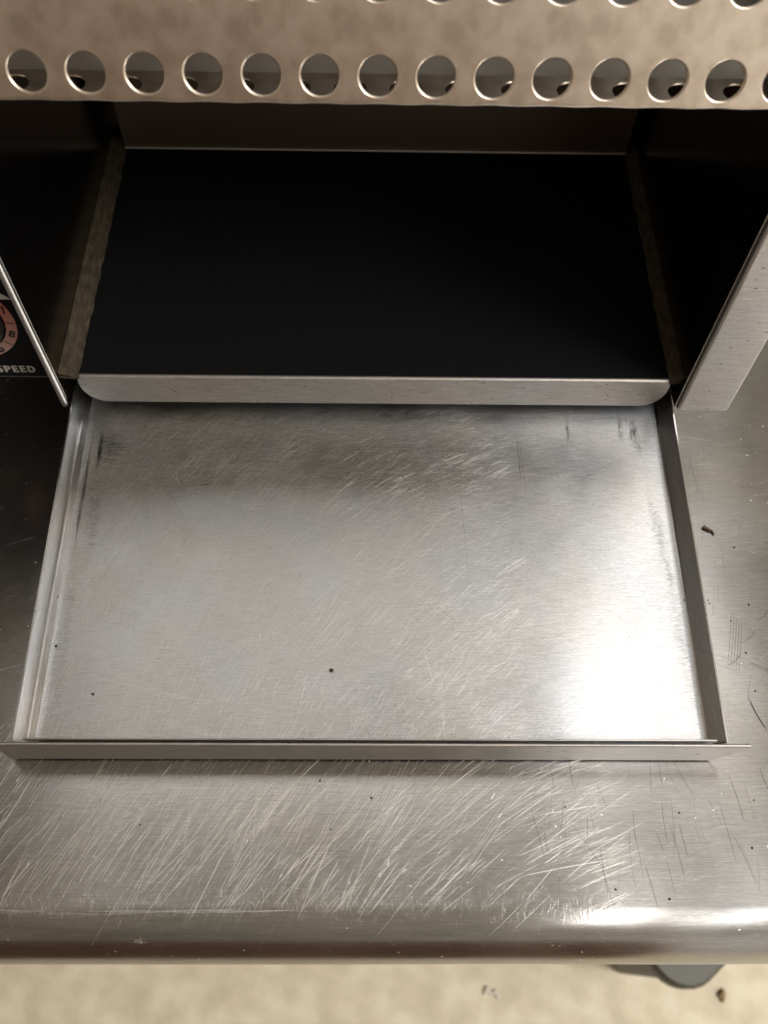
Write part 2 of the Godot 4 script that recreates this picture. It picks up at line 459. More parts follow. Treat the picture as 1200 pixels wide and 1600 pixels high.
# ---------------------------------------------------------------- perforated sheet
# surf(x, v, w) -> position; nrm(v) -> normal. One rectangular cell with a round hole.
func hole_cell(b: MB, surf: Callable, nrm: Callable, x0: float, x1: float, v0: float, v1: float, cx: float, cv: float, r: float, bev: float, t: float) -> void:
	var angs := []
	for k in 36:
		angs.append(TAU * k / 36.0)
	for cc in [[x0, v0], [x1, v0], [x1, v1], [x0, v1]]:
		angs.append(fposmod(atan2(cc[1] - cv, cc[0] - cx), TAU))
	angs.sort()
	var edge := func(a: float) -> Vector2:
		var d := Vector2(cos(a), sin(a))
		var k := INF
		if d.x > 1e-9: k = minf(k, (x1 - cx) / d.x)
		if d.x < -1e-9: k = minf(k, (x0 - cx) / d.x)
		if d.y > 1e-9: k = minf(k, (v1 - cv) / d.y)
		if d.y < -1e-9: k = minf(k, (v0 - cv) / d.y)
		return Vector2(cx, cv) + d * k
	for i in angs.size():
		var a0: float = angs[i]
		var a1: float = angs[(i + 1) % angs.size()]
		if is_equal_approx(a0, a1):
			continue
		var e0: Vector2 = edge.call(a0); var e1: Vector2 = edge.call(a1)
		var d0 := Vector2(cos(a0), sin(a0)); var d1 := Vector2(cos(a1), sin(a1))
		var c := Vector2(cx, cv)
		var o0 := c + d0 * (r + bev); var o1 := c + d1 * (r + bev)
		var i0 := c + d0 * r; var i1 := c + d1 * r
		var N: Vector3 = nrm.call(cv)
		var S := func(p: Vector2, w: float) -> Vector3: return surf.call(p.x, p.y, w)
		b.quad(S.call(e0, 0.0), S.call(e1, 0.0), S.call(o1, 0.0), S.call(o0, 0.0), nrm.call(e0.y), nrm.call(e1.y), N, N, e0, e1, o1, o0)
		var r0: Vector3 = (S.call(c, 0.0) - S.call(i0, 0.0)).normalized(); var r1: Vector3 = (S.call(c, 0.0) - S.call(i1, 0.0)).normalized()
		b.quad(S.call(o0, 0.0), S.call(o1, 0.0), S.call(i1, -bev), S.call(i0, -bev), N + r0 * 0.3, N + r1 * 0.3, N * 0.5 + r1, N * 0.5 + r0, o0, o1, i1, i0)
		b.quad(S.call(i0, -bev), S.call(i1, -bev), S.call(i1, -t), S.call(i0, -t), r0, r1, r1, r0, i0, i1, i1, i0)
		b.quad(S.call(e0, -t), S.call(e1, -t), S.call(i1, -t), S.call(i0, -t), -nrm.call(e0.y), -nrm.call(e1.y), -N, -N, e0, e1, i1, i0)


func lump(rng: RandomNumberGenerator, size: Vector3, jitter: float) -> ArrayMesh:
	var b := MB.new()
	var R := 7; var S := 10
	var P := []
	for i in R + 1:
		var row := []
		for k in S:
			var th := PI * i / R; var ph := TAU * k / S
			var j := 1.0 + (rng.randf_range(-jitter, jitter) if i > 0 and i < R else 0.0)
			row.append(Vector3(sin(th) * cos(ph), cos(th) + 0.8, sin(th) * sin(ph)) * size * j)
		P.append(row)
	for i in R:
		for k in S:
			var a: Vector3 = P[i][k]; var c: Vector3 = P[i][(k + 1) % S]; var d: Vector3 = P[i + 1][(k + 1) % S]; var e: Vector3 = P[i + 1][k]
			var ce := Vector3(0, size.y * 0.8, 0)
			b.quad(a, c, d, e, (a - ce) / size, (c - ce) / size, (d - ce) / size, (e - ce) / size)
	return b.mesh()


func tube(pts: Array, radii: Array, sides := 8) -> ArrayMesh:
	var b := MB.new()
	var rings := []
	for i in pts.size():
		var d: Vector3 = (pts[mini(i + 1, pts.size() - 1)] - pts[maxi(i - 1, 0)]).normalized()
		var s := d.cross(Vector3.UP if absf(d.y) < 0.9 else Vector3.RIGHT).normalized()
		var t := s.cross(d)
		var ring := []
		for k in sides:
			var a := TAU * k / sides
			ring.append([pts[i] + (s * cos(a) + t * sin(a)) * radii[i], s * cos(a) + t * sin(a)])
		rings.append(ring)
	for i in rings.size() - 1:
		for k in sides:
			var p = rings[i][k]; var q = rings[i][(k + 1) % sides]; var r = rings[i + 1][(k + 1) % sides]; var u = rings[i + 1][k]
			b.quad(p[0], q[0], r[0], u[0], p[1], q[1], r[1], u[1])
	for e in [[rings[0], pts[0], pts[0] - pts[1]], [rings[-1], pts[-1], pts[-1] - pts[-2]]]:
		for k in sides:
			var n: Vector3 = (e[2] as Vector3).normalized()
			b.tri(e[1], e[0][k][0], e[0][(k + 1) % sides][0], n, n, n)
	return b.mesh()


func letters(text: String, height: float, depth: float, bold := true) -> TextMesh:
	var f := SystemFont.new()
	f.font_names = PackedStringArray(["Droid Sans"])
	f.font_weight = 700 if bold else 400
	var t := TextMesh.new()
	t.text = text
	t.font = f
	t.font_size = 64
	t.pixel_size = height / 46.0
	t.depth = depth
	return t


func _ready() -> void:
	# ------------------------------------------------------------ camera, air, lamps, exposure
	var cam := Camera3D.new()
	cam.name = "camera"
	add_child(cam)
	var right := Vector3(0.99988255, 0.01521719, 0.00182524)
	var up := Vector3(-0.00655127, 0.53202564, -0.8467029)
	cam.transform = Transform3D(Basis(right, up, right.cross(up)).orthonormalized(), Vector3(-0.00098, 0.38014, 0.27968))
	cam.keep_aspect = Camera3D.KEEP_HEIGHT
	var lens := CameraAttributesPhysical.new()
	lens.frustum_focal_length = 19.5
	lens.frustum_near = 0.02
	lens.frustum_far = 30.0
	lens.frustum_focus_distance = 0.375
	lens.exposure_aperture = 6.5
	cam.attributes = lens
	cam.current = true

	var env := Environment.new()
	env.background_mode = Environment.BG_COLOR
	env.background_color = Color(0, 0, 0)
	env.tonemap_mode = Environment.TONE_MAPPER_LINEAR
	env.tonemap_exposure = 1.75
	env.sdfgi_enabled = true
	env.ssao_enabled = true
	env.ssil_enabled = true
	var we := WorldEnvironment.new()
	we.name = "air"
	we.environment = env
	add_child(we)

	ceiling_lamp(0.60, 0.15, 0.19, 1.39, 0.24, "wide white strip lamp on the ceiling over the table")
	ceiling_lamp(0.90, 0.10, 0.19, 1.39, 0.19, "narrow white strip lamp on the ceiling beside the wide one")
	ceiling_lamp(1.95, 0.6, 0.5, 1.7, 5.0, "broad white ceiling panel lamp near the right wall, unseen and added as fill light")  # added fill light, placed outside the visible reflections
	ceiling_lamp(0.08, 1.84, -0.95, -0.31, 0.44, "dim wide ceiling panel added above the toaster to brighten the tray")  # made-up panel, brightens what the tray mirrors

	room()
	var rng := RandomNumberGenerator.new()
	rng.seed = 7
	var steel_table := metal(Color(1, 1, 1), 1.0, -0.8)
	var tt := steel_textures(table_scratches(rng), 11, Color(0.37, 0.366, 0.355), 0.21, 0.09, 0.2)
	steel_table.albedo_texture = tt[0]
	steel_table.roughness_texture = tt[1]
	steel_table.heightmap_enabled = true
	steel_table.heightmap_texture = tt[2]
	steel_table.heightmap_scale = 0.004
	rng.seed = 21
	var steel_tray := metal(Color(1, 1, 1), 1.0, -0.85)
	var ty := steel_textures(tray_scratches(rng), 31, Color(0.655, 0.67, 0.685), 0.32, 0.13, 0.14)
	steel_tray.albedo_texture = ty[0]
	steel_tray.roughness_texture = ty[1]
	steel_tray.heightmap_enabled = true
	steel_tray.heightmap_texture = ty[2]
	steel_tray.heightmap_scale = 0.0035
	# plain brushed steel for trim: small repeating grain, uvs in metres
	var gsc := Scratch.new(512, 512)
	rng.seed = 5
	for k in 500:
		gsc.stroke(rng.randf() < 0.3, Vector2(rng.randf() * 512, rng.randf() * 512), rng.randfn(0, 0.05), rng.randf_range(6, 60), 0, rng.randf_range(8, 50))
	for k in 90:
		gsc.stroke(true, Vector2(rng.randf() * 512, rng.randf() * 512), rng.randfn(0, 0.3), rng.randf_range(1, 6), 0, rng.randf_range(60, 200), 2.0, false)
	var gt := steel_textures(gsc, 41, Color(0.53, 0.52, 0.51), 0.3, 0.12, 0.0)
	var steel := metal(Color(1, 1, 1), 1.0, -0.5)
	steel.albedo_texture = gt[0]
	steel.roughness_texture = gt[1]
	steel.uv1_scale = Vector3(9, 9, 9)
	gt = steel_textures(gsc, 43, Color(0.47, 0.45, 0.43), 0.46, 0.12, 0.0)
	matt_steel = metal(Color(1, 1, 1), 1.0)
	matt_steel.albedo_texture = gt[0]
	matt_steel.roughness_texture = gt[1]
	matt_steel.uv1_scale = Vector3(9, 9, 9)

	table(steel_table)
	toaster(steel)
	crumb_tray(steel_tray, steel)
	litter()
	backdrop()


func ceiling_lamp(x: float, w: float, z0: float, z1: float, energy: float, label: String) -> void:
	var t := thing("ceiling_lamp", label, "lamp", Vector3(x, 1.8, (z0 + z1) / 2))
	var h := (z1 - z0) / 2
	var white := plain(Color(0.75, 0.75, 0.73), 0.5)
	part("housing", boxmesh(Vector3(-w / 2 - 0.008, -0.05, -h - 0.01), Vector3(w / 2 + 0.008, -0.001, h + 0.01), 0.004), white, t)
	var glow := plain(Color(0.8, 0.8, 0.78), 0.6)
	glow.emission_enabled = true
	glow.emission = Color(1.0, 0.985, 0.975)
	glow.emission_energy_multiplier = 0.1
	part("diffuser", boxmesh(Vector3(-w / 2, -0.062, -h), Vector3(w / 2, -0.051, h), 0.004), glow, t)
	var l := AreaLight3D.new()
	l.name = "lamp_light"
	l.area_size = Vector2(w, 2 * h)
	l.light_color = Color(1.0, 0.985, 0.975)
	l.light_energy = energy
	l.area_range = 12.0
	l.shadow_enabled = true
	t.add_child(l)
	l.position = Vector3(0, -0.066, 0)
	l.rotation.x = -PI / 2


func room() -> void:
	var fl := plain(Color(1, 1, 1), 0.75, 0.35)
	fl.albedo_texture = mottled(3, 512, 0.012, Color(0.60, 0.53, 0.39), Color(0.75, 0.68, 0.53), Color(0.68, 0.605, 0.455))
	fl.uv1_triplanar = true
	fl.uv1_world_triplanar = true
	fl.uv1_scale = Vector3(2.6, 2.6, 2.6)
	structure("floor", boxmesh(Vector3(-1.05, -1.0, -2.2), Vector3(2.6, -0.9, 3.0), 0.0), fl)
	var ce := plain(Color(0.80, 0.80, 0.79), 0.9)
	structure("ceiling", boxmesh(Vector3(-1.05, 1.8, -2.2), Vector3(2.6, 1.9, 3.0), 0.0), ce)
	var wa := plain(Color(0.62, 0.60, 0.57), 0.8)
	structure("wall_back", boxmesh(Vector3(-1.05, -0.9, -2.2), Vector3(2.6, 1.8, -2.1), 0.0), wa)
	structure("wall_front", boxmesh(Vector3(-1.05, -0.9, 2.9), Vector3(2.6, 1.8, 3.0), 0.0), wa)
	structure("wall_left", boxmesh(Vector3(-1.05, -0.9, -2.1), Vector3(-0.95, 1.8, 2.9), 0.0), plain(Color(0.36, 0.325, 0.285), 0.7))
	structure("wall_right", boxmesh(Vector3(2.5, -0.9, -2.1), Vector3(2.6, 1.8, 2.9), 0.0), wa)


var matt_steel: StandardMaterial3D
var warp_noise := FastNoiseLite.new()


func warped(x: float, s: float, amp: float, freq: float) -> Vector3:
	warp_noise.seed = 9
	warp_noise.noise_type = FastNoiseLite.TYPE_SIMPLEX_SMOOTH
	warp_noise.fractal_octaves = 2
	warp_noise.frequency = freq
	var e := 0.001
	var h := warp_noise.get_noise_2d(x, s)
	return Vector3(h, (warp_noise.get_noise_2d(x + e, s) - h) / e, (warp_noise.get_noise_2d(x, s + e) - h) / e) * amp


func table(mat: Material) -> void:
	var t := thing("work_table", "scratched stainless steel work table with a rolled front edge", "table", Vector3(0, -0.9, 0))
	var b := MB.new()
	b.xf = Transform3D(Basis(), Vector3(0, 0.9, 0))
	var path := []
	for k in 41:
		path.append([lerpf(-0.46, 0.2342, k / 40.0), 0.0, 0.0, 1.0, lerpf(-0.46, 0.2342, k / 40.0)])
	var r := 0.0202
	for k in range(1, 33):
		var a := PI * k / 32.0
		path.append([0.2342 + r * sin(a), -r + r * cos(a), sin(a), cos(a), 0.2342 + r * a])
	path.append([0.205, -2 * r, 0.0, -1.0, 0.2342 + r * PI + 0.03])
	b.sheet(path, -0.62, 0.62, 0.0012, 60, Vector4(2, 2, 0.5, 0.4), func(x: float, s: float) -> Vector3: return warped(x, s, 0.00022, 9.0))
	part("top", b.mesh(), mat, t)
	var pl := metal(Color(0.45, 0.45, 0.45), 0.4)
	part("brace", boxmesh(Vector3(-0.55, 0.83, -0.38), Vector3(0.55, 0.88, -0.34), 0.003), pl, t)
	part("brace", boxmesh(Vector3(-0.55, 0.83, 0.06), Vector3(0.55, 0.88, 0.10), 0.003), pl, t)
	for x in [-0.56, 0.56]:
		for z in [-0.38, 0.1]:
			part("leg", tube([Vector3(x, 0, z), Vector3(x, 0.02, z), Vector3(x, 0.05, z), Vector3(x, 0.8985, z)], [0.024, 0.026, 0.02, 0.02], 16), pl, t)


func toaster(steel: Material) -> void:
	var t := thing("conveyor_toaster", "steel conveyor toaster with slide coloured shade-dark and perforated guard on the table", "toaster")
	var cavity_dark := plain(Color(0.008, 0.008, 0.0082), 0.4, 0.08)  # near-black colour stands in for steel mirroring the dark oven
	var oven_steel := metal(Color(0.24, 0.215, 0.19), 0.22)
	var tan_steel := metal(Color(1, 1, 1), 0.36)
	tan_steel.albedo_texture = mottled(17, 256, 0.02, Color(0.60, 0.52, 0.43), Color(0.77, 0.69, 0.60), Color(0.70, 0.615, 0.52))
	tan_steel.uv1_scale = Vector3(14, 14, 14)
	var brown := metal(Color(0.26, 0.215, 0.18), 0.42)
	var grime := plain(Color(1, 1, 1), 0.6, 0.3)
	grime.albedo_texture = mottled(23, 256, 0.03, Color(0.03, 0.024, 0.016), Color(0.08, 0.064, 0.042), Color(0.05, 0.04, 0.027))
	grime.uv1_triplanar = true
	grime.uv1_scale = Vector3(45, 45, 12)

	# slide, its turned-down front flange and the seams beside it
	var b := MB.new()
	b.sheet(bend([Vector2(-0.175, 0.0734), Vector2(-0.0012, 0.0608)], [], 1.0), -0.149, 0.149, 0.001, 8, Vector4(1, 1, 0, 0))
	part("slide", b.mesh(), cavity_dark, t)
	part("slide_flange", flange_mesh(), matt_steel, t)
	for s in [-1.0, 1.0]:
		b = MB.new()
		var x0 := -0.1577 if s < 0 else 0.1549
		var x1: float = s * 0.1485
		var segs := 40
		var g := RandomNumberGenerator.new()
		g.seed = 4 + int(s)
		var wob := []
		for k in segs + 1: wob.append(g.randf_range(-0.0005, 0.0005))
		for k in segs:
			var f0 := float(k) / segs; var f1 := float(k + 1) / segs
			var z0 := lerpf(0.0015, -0.174, f0); var z1 := lerpf(0.0015, -0.174, f1)
			var y0 := lerpf(0.0607, 0.0733, f0); var y1 := lerpf(0.0607, 0.0733, f1)
			b.flat(Vector3(x0, y0 + 0.004, z0), Vector3(x0, y1 + 0.004, z1), Vector3(x1 + wob[k + 1] * s, y1 + 0.0006, z1), Vector3(x1 + wob[k] * s, y0 + 0.0006, z0), Vector3(-s, 1, 0))
			b.flat(Vector3(x0, y0 + 0.001, z0), Vector3(x0, y1 + 0.001, z1), Vector3(x1 + wob[k + 1] * s, y1 - 0.0004, z1), Vector3(x1 + wob[k] * s, y0 - 0.0004, z0), Vector3(s, -1, 0))
		part("seam", b.mesh(), grime, t)

	# left side wall with its folded steel edge, right wall with its steel post
	part("side_wall", boxmesh(Vector3(-0.1603, 0.0462, -0.18), Vector3(-0.1578, 0.226, 0.0035), 0.0003), oven_steel, t)
	part("side_wall", boxmesh(Vector3(0.1549, 0.0462, -0.18), Vector3(0.1558, 0.226, 0.0045), 0.0002), oven_steel, t)
	part("oven_side", boxmesh(Vector3(-0.1603, 0.2262, -0.18), Vector3(-0.1578, 0.41, -0.0775), 0.0003), oven_steel, t)
	part("oven_side", boxmesh(Vector3(0.1549, 0.2262, -0.18), Vector3(0.1558, 0.41, -0.0775), 0.0002), oven_steel, t)
	part("edge_trim", tube([Vector3(-0.1591, 0.0444, 0.0046), Vector3(-0.1591, 0.0452, 0.0052), Vector3(-0.1591, 0.047, 0.0052), Vector3(-0.1591, 0.226, 0.0052)], [0.0008, 0.0014, 0.0016, 0.0016], 14), matt_steel, t)
	part("corner_post", boxmesh(Vector3(0.1562, 0.0447, -0.33), Vector3(0.183, 0.40, 0.0066), 0.0016), matt_steel, t)

	# back plate above the end of the slide
	b = MB.new()
	b.sheet(bend([Vector2(-0.166, 0.24), Vector2(-0.166, 0.0752), Vector2(-0.1705, 0.0752)], [0.001], 1.0, 6), -0.1488, 0.1488, 0.0009, 1, Vector4(1, 1, 0, 0))
	var plate := part("back_plate", b.mesh(), brown, t)
	part("hem", tube([Vector3(-0.1486, 0.0757, -0.1652), Vector3(0, 0.0757, -0.1652), Vector3(0.1486, 0.0757, -0.1652)], [0.0008, 0.0008, 0.0008], 10), matt_steel, plate)
	part("soffit", boxmesh(Vector3(-0.1576, 0.2092, -0.095), Vector3(0.1548, 0.2101, -0.0165), 0.0002), metal(Color(0.72, 0.70, 0.68), 0.6), t)
	part("oven_rear", boxmesh(Vector3(-0.1592, 0.0455, -0.1815), Vector3(0.1554, 0.409, -0.1793), 0.0002), oven_steel, t)

	# hood: perforated guard, plain upper skin, top and back
	part("perforated_guard", guard_mesh(), tan_steel, t)
	b = MB.new()
	var sl := deg_to_rad(15.27)
	var top_y := 0.2098 + 0.0890 * cos(sl); var top_z := 0.0034 - 0.0890 * sin(sl)
	b.sheet(bend([Vector2(-0.334, 0.42), Vector2(-0.052, 0.42), Vector2(top_z, top_y + 0.0002)], [0.012], 1.0, 8), -0.33, 0.183, 0.001, 1)
	part("hood", b.mesh(), matt_steel, t)
	part("side_panel", boxmesh(Vector3(-0.3295, 0.3005, -0.33), Vector3(-0.3282, 0.418, -0.04), 0.0003), steel, t)
	part("side_panel", boxmesh(Vector3(0.1815, 0.405, -0.33), Vector3(0.183, 0.418, -0.07), 0.0003), steel, t)
	part("rear_panel", boxmesh(Vector3(-0.33, 0.0447, -0.336), Vector3(0.183, 0.415, -0.3345), 0.0003), steel, t)
	b = MB.new()
	b.sheet(bend([Vector2(-0.070, 0.412), Vector2(-0.0155, 0.2085)], [], 1.0), -0.1577, 0.1549, 0.001)
	part("baffle", b.mesh(), metal(Color(0.5, 0.5, 0.49), 0.5), t)
	# brass coloured heat strip that shows through the upper right holes
	part("heat_strip", boxmesh(Vector3(0.088, 0.2372, -0.0200), Vector3(0.152, 0.2395, -0.0180), 0.0003), metal(Color(0.72, 0.5, 0.16), 0.35), t)

	# control box on the left
	part("control_box", boxmesh(Vector3(-0.33, 0.0447, -0.33), Vector3(-0.1606, 0.30, -0.0131), 0.0006), matt_steel, t)
	var lab := plain(Color(0.010, 0.010, 0.011), 0.55, 0.22)
	var face := part("control_face", boxmesh(Vector3(-0.327, 0.0462, -0.0130), Vector3(-0.1612, 0.297, -0.0125), 0.0002), lab, t)
	face.set_meta("label", "black printed control face with red speed dial")
	var c := Vector3(-0.2006, 0.0875, -0.0124)
	b = MB.new()
	var ring := plain(Color(1, 1, 1), 0.5)
	ring.vertex_color_use_as_albedo = true
	for k in 72:
		var a0 := TAU * k / 72.0; var a1 := TAU * (k + 1) / 72.0
		var f := clampf((rad_to_deg(wrapf(a0, -PI, PI)) + 70.0) / 120.0, 0, 1)
		b.col = Color(0.55, 0.36, 0.31).lerp(Color(0.42, 0.07, 0.05), f)
		var q := func(a: float, r: float) -> Vector3: return c + Vector3(cos(a) * r, sin(a) * r, 0.0003)
		b.flat(q.call(a0, 0.0213), q.call(a1, 0.0213), q.call(a1, 0.0265), q.call(a0, 0.0265), Vector3.BACK)
	var dial := part("dial_ring", b.mesh(), ring, face)
	dial.set_meta("label", "red to pink printed scale with black numerals")
	var ink := plain(Color(0.02, 0.018, 0.018), 0.6)
	var pale := plain(Color(0.5, 0.47, 0.44), 0.6)
	var angles := {"10": -96.0, "9": -60.0, "8": -23.5, "7": 15.0, "6": 51.0, "5": 88.0, "4": 124.0, "3": 160.0, "2": 196.0, "1": 232.0}
	for s in angles:
		var a := deg_to_rad(angles[s])
		var o := part("numeral", letters(s, 0.0034, 0.0002), ink, face)
		o.position = c + Vector3(cos(a) * 0.0241, sin(a) * 0.0241, 0.0005)
		o.rotation.z = a
		var m := a + deg_to_rad(18.5)
		b = MB.new()
		b.box(Vector3(-0.0021, -0.0002, 0), Vector3(0.0021, 0.0002, 0.0002), 0.00005)
		o = part("tick_mark", b.mesh(), ink, face)
		o.position = c + Vector3(cos(m) * 0.0239, sin(m) * 0.0239, 0.0004)
		o.rotation.z = m
	# knob
	b = MB.new()
	var prof := [[0.0, 0.0205, 0.0], [0.003, 0.0203, 0.15], [0.012, 0.0165, 0.2], [0.0145, 0.015, 0.7], [0.015, 0.0, 1.0]]
	for i in prof.size() - 1:
		for k in 48:
			var a0 := TAU * k / 48.0; var a1 := TAU * (k + 1) / 48.0
			var P := func(e: Array, a: float) -> Vector3: return c + Vector3(cos(a) * e[1], sin(a) * e[1], e[0] + 0.0004)
			var N := func(e: Array, a: float) -> Vector3: return Vector3(cos(a) * (1 - e[2]), sin(a) * (1 - e[2]), e[2] + 0.001)
			b.quad(P.call(prof[i], a0), P.call(prof[i], a1), P.call(prof[i + 1], a1), P.call(prof[i + 1], a0), N.call(prof[i], a0), N.call(prof[i], a1), N.call(prof[i + 1], a1), N.call(prof[i + 1], a0))
	var knob := part("knob", b.mesh(), plain(Color(0.035, 0.035, 0.035), 0.45), t)
	b = MB.new()
	b.box(Vector3(0.0085, -0.0004, 0.0), Vector3(0.0195, 0.0004, 0.0012), 0.0001)
	var ptr := part("pointer_line", b.mesh(), pale, knob)
	ptr.position = c + Vector3(0, 0, 0.0062)
	ptr.rotation = Vector3(0, 0, deg_to_rad(-52))
	ptr.rotate_object_local(Vector3.UP, 0.32)
	var word := part("speed_lettering", letters("SPEED", 0.0036, 0.0002), pale, face)
	word.position = Vector3(-0.1858, 0.0524, -0.0121)
	word.scale = Vector3(1.08, 1, 1)
	# the white printed wedge above the dial
	b = MB.new()
	for e in [[Vector2(-0.186, 0.1145), Vector2(-0.1705, 0.1005), Vector2(-0.1775, 0.1005), Vector2(-0.19, 0.108)]]:
		b.flat(Vector3(e[0].x, e[0].y, -0.01225), Vector3(e[1].x, e[1].y, -0.01225), Vector3(e[2].x, e[2].y, -0.01225), Vector3(e[3].x, e[3].y, -0.01225), Vector3.BACK)
	part("printed_wedge", b.mesh(), pale, face)
	for x in [-0.31, 0.17]:
		for z in [-0.31, -0.06]:
			part("foot", tube([Vector3(x, 0.0003, z), Vector3(x, 0.004, z), Vector3(x, 0.046, z)], [0.011, 0.013, 0.012], 16), plain(Color(0.02, 0.02, 0.02), 0.7), t)


func flange_mesh() -> ArrayMesh:
	# turned-down front lip of the slide: rounded top bend, rounded lower corners
	var b := MB.new()
	var r := 0.0016
	var w := 0.15
	var yt := 0.0610
	var h := 0.0181
	# top bend strip
	var path := [[-0.0018, yt + 0.00005, 0.0, 1.0, 0.0]]
	for k in 9:
		var a := PI / 2 * k / 8.0
		path.append([-r + r * sin(a), yt - r + r * cos(a), sin(a), cos(a), 0.004 + r * a])
	b.sheet(path, -w, w, 0.0009, 1)
	# face with rounded lower corners
	var rc := 0.0125
	var pts := []
	for k in 13:
		var a := PI / 2 * k / 12.0
		pts.append(Vector2(-w + rc - rc * cos(a), yt - h + rc - rc * sin(a)))
	for k in 13:
		var a := PI / 2 * k / 12.0
		pts.append(Vector2(w - rc + rc * sin(a), yt - h + rc - rc * cos(a)))
	var lean := func(y: float) -> float: return (yt - r - y) * 0.06
	for i in pts.size() - 1:
		var p: Vector2 = pts[i]; var q: Vector2 = pts[i + 1]
		var zt := 0.0
		for side in [0.0, -0.0009]:
			b.flat(Vector3(p.x, p.y, lean.call(p.y) + side), Vector3(q.x, q.y, lean.call(q.y) + side), Vector3(q.x, yt - r, zt + side), Vector3(p.x, yt - r, zt + side), Vector3(0, 0, 1 if side == 0.0 else -1))
		b.flat(Vector3(p.x, p.y, lean.call(p.y)), Vector3(q.x, q.y, lean.call(q.y)), Vector3(q.x, q.y, lean.call(q.y) - 0.0009), Vector3(p.x, p.y, lean.call(p.y) - 0.0009), Vector3((p.x + q.x) * 3.0, -1, 0))
	return b.mesh()


func guard_mesh() -> ArrayMesh:
	var b := MB.new()
	var sl := deg_to_rad(15.27)
	var rf := 0.0017
	var t := 0.0009
	var up := Vector3(0, cos(sl), -sin(sl))
	var out := Vector3(0, sin(sl), cos(sl))
	# hole row 1 at (y 0.2177, z 0.0011), 7.9 mm above the start of the fold
	var o := Vector3(0, 0.2177, 0.0011) - up * 0.0077
	var turn := PI / 2 + sl                       # fold turns the sheet back to level
	var arc := rf * turn
	var wave := func(x: float, v: float) -> float: return 0.00028 * cos(TAU * x / 0.02) * exp(-absf(v) / 0.003)
	var surf := func(x: float, v: float, w: float) -> Vector3:
		if v >= 0.0:
			return o + up * v + out * w + Vector3(x, wave.call(x, v), 0)
		if v > -arc:
			var a := -v / rf
			var cc := o - out * rf
			var n := out * cos(a) - up * sin(a)
			return cc + n * (rf + w) + Vector3(x, wave.call(x, v), 0)
		var c2 := o - out * rf
		var n2 := Vector3(0, -1, 0)
		return c2 + n2 * (rf + w) + Vector3(x, 0, (v + arc)) + Vector3(0, wave.call(x, v), 0)
	var nrm := func(v: float) -> Vector3:
		if v >= 0.0: return out
		if v > -arc:
			var a := -v / rf
			return out * cos(a) - up * sin(a)
		return Vector3(0, -1, 0)
	var p := 0.02
	var row := 0.0290
	for k in range(-7, 9):
		for j in 3:
			var cv := 0.0077 + row * j
			hole_cell(b, surf, nrm, k * p - p / 2, k * p + p / 2, 0.0 if j == 0 else cv - row / 2, cv + row / 2, k * p, cv, 0.0064, 0.0008, t)
	for k in range(-7, 8):
		hole_cell(b, surf, nrm, k * p, k * p + p, -arc - 0.0185, -arc, k * p + p / 2, -arc - 0.0080, 0.0060, 0.0003, t)
	var strip := func(x0: float, x1: float, v0: float, v1: float, nv: int, nx: int) -> void:
		for i in nv:
			for k in nx:
				var a := lerpf(v0, v1, float(i) / nv); var c := lerpf(v0, v1, float(i + 1) / nv)
				var xa := lerpf(x0, x1, float(k) / nx); var xb := lerpf(x0, x1, float(k + 1) / nx)
				for w in [0.0, -t]:
					var s := 1.0 if w == 0.0 else -1.0
					b.quad(surf.call(xa, a, w), surf.call(xb, a, w), surf.call(xb, c, w), surf.call(xa, c, w), nrm.call(a) * s, nrm.call(a) * s, nrm.call(c) * s, nrm.call(c) * s, Vector2(xa, a), Vector2(xb, a), Vector2(xb, c), Vector2(xa, c))
	strip.call(-0.157, 0.1555, 0.0, -arc, 8, 130)
	var vt := 0.0077 + row * 2.5
	strip.call(-0.33, -0.15, 0.0, vt, 1, 1)
	strip.call(0.17, 0.183, 0.0, vt, 1, 1)
	strip.call(-0.157, -0.14, -arc, -arc - 0.0185, 1, 1)
	strip.call(-0.15, 0.17, vt, 0.0890, 1, 1)
	strip.call(-0.33, -0.15, vt, 0.0890, 1, 1)
	strip.call(0.17, 0.183, vt, 0.0890, 1, 1)
	return b.mesh()


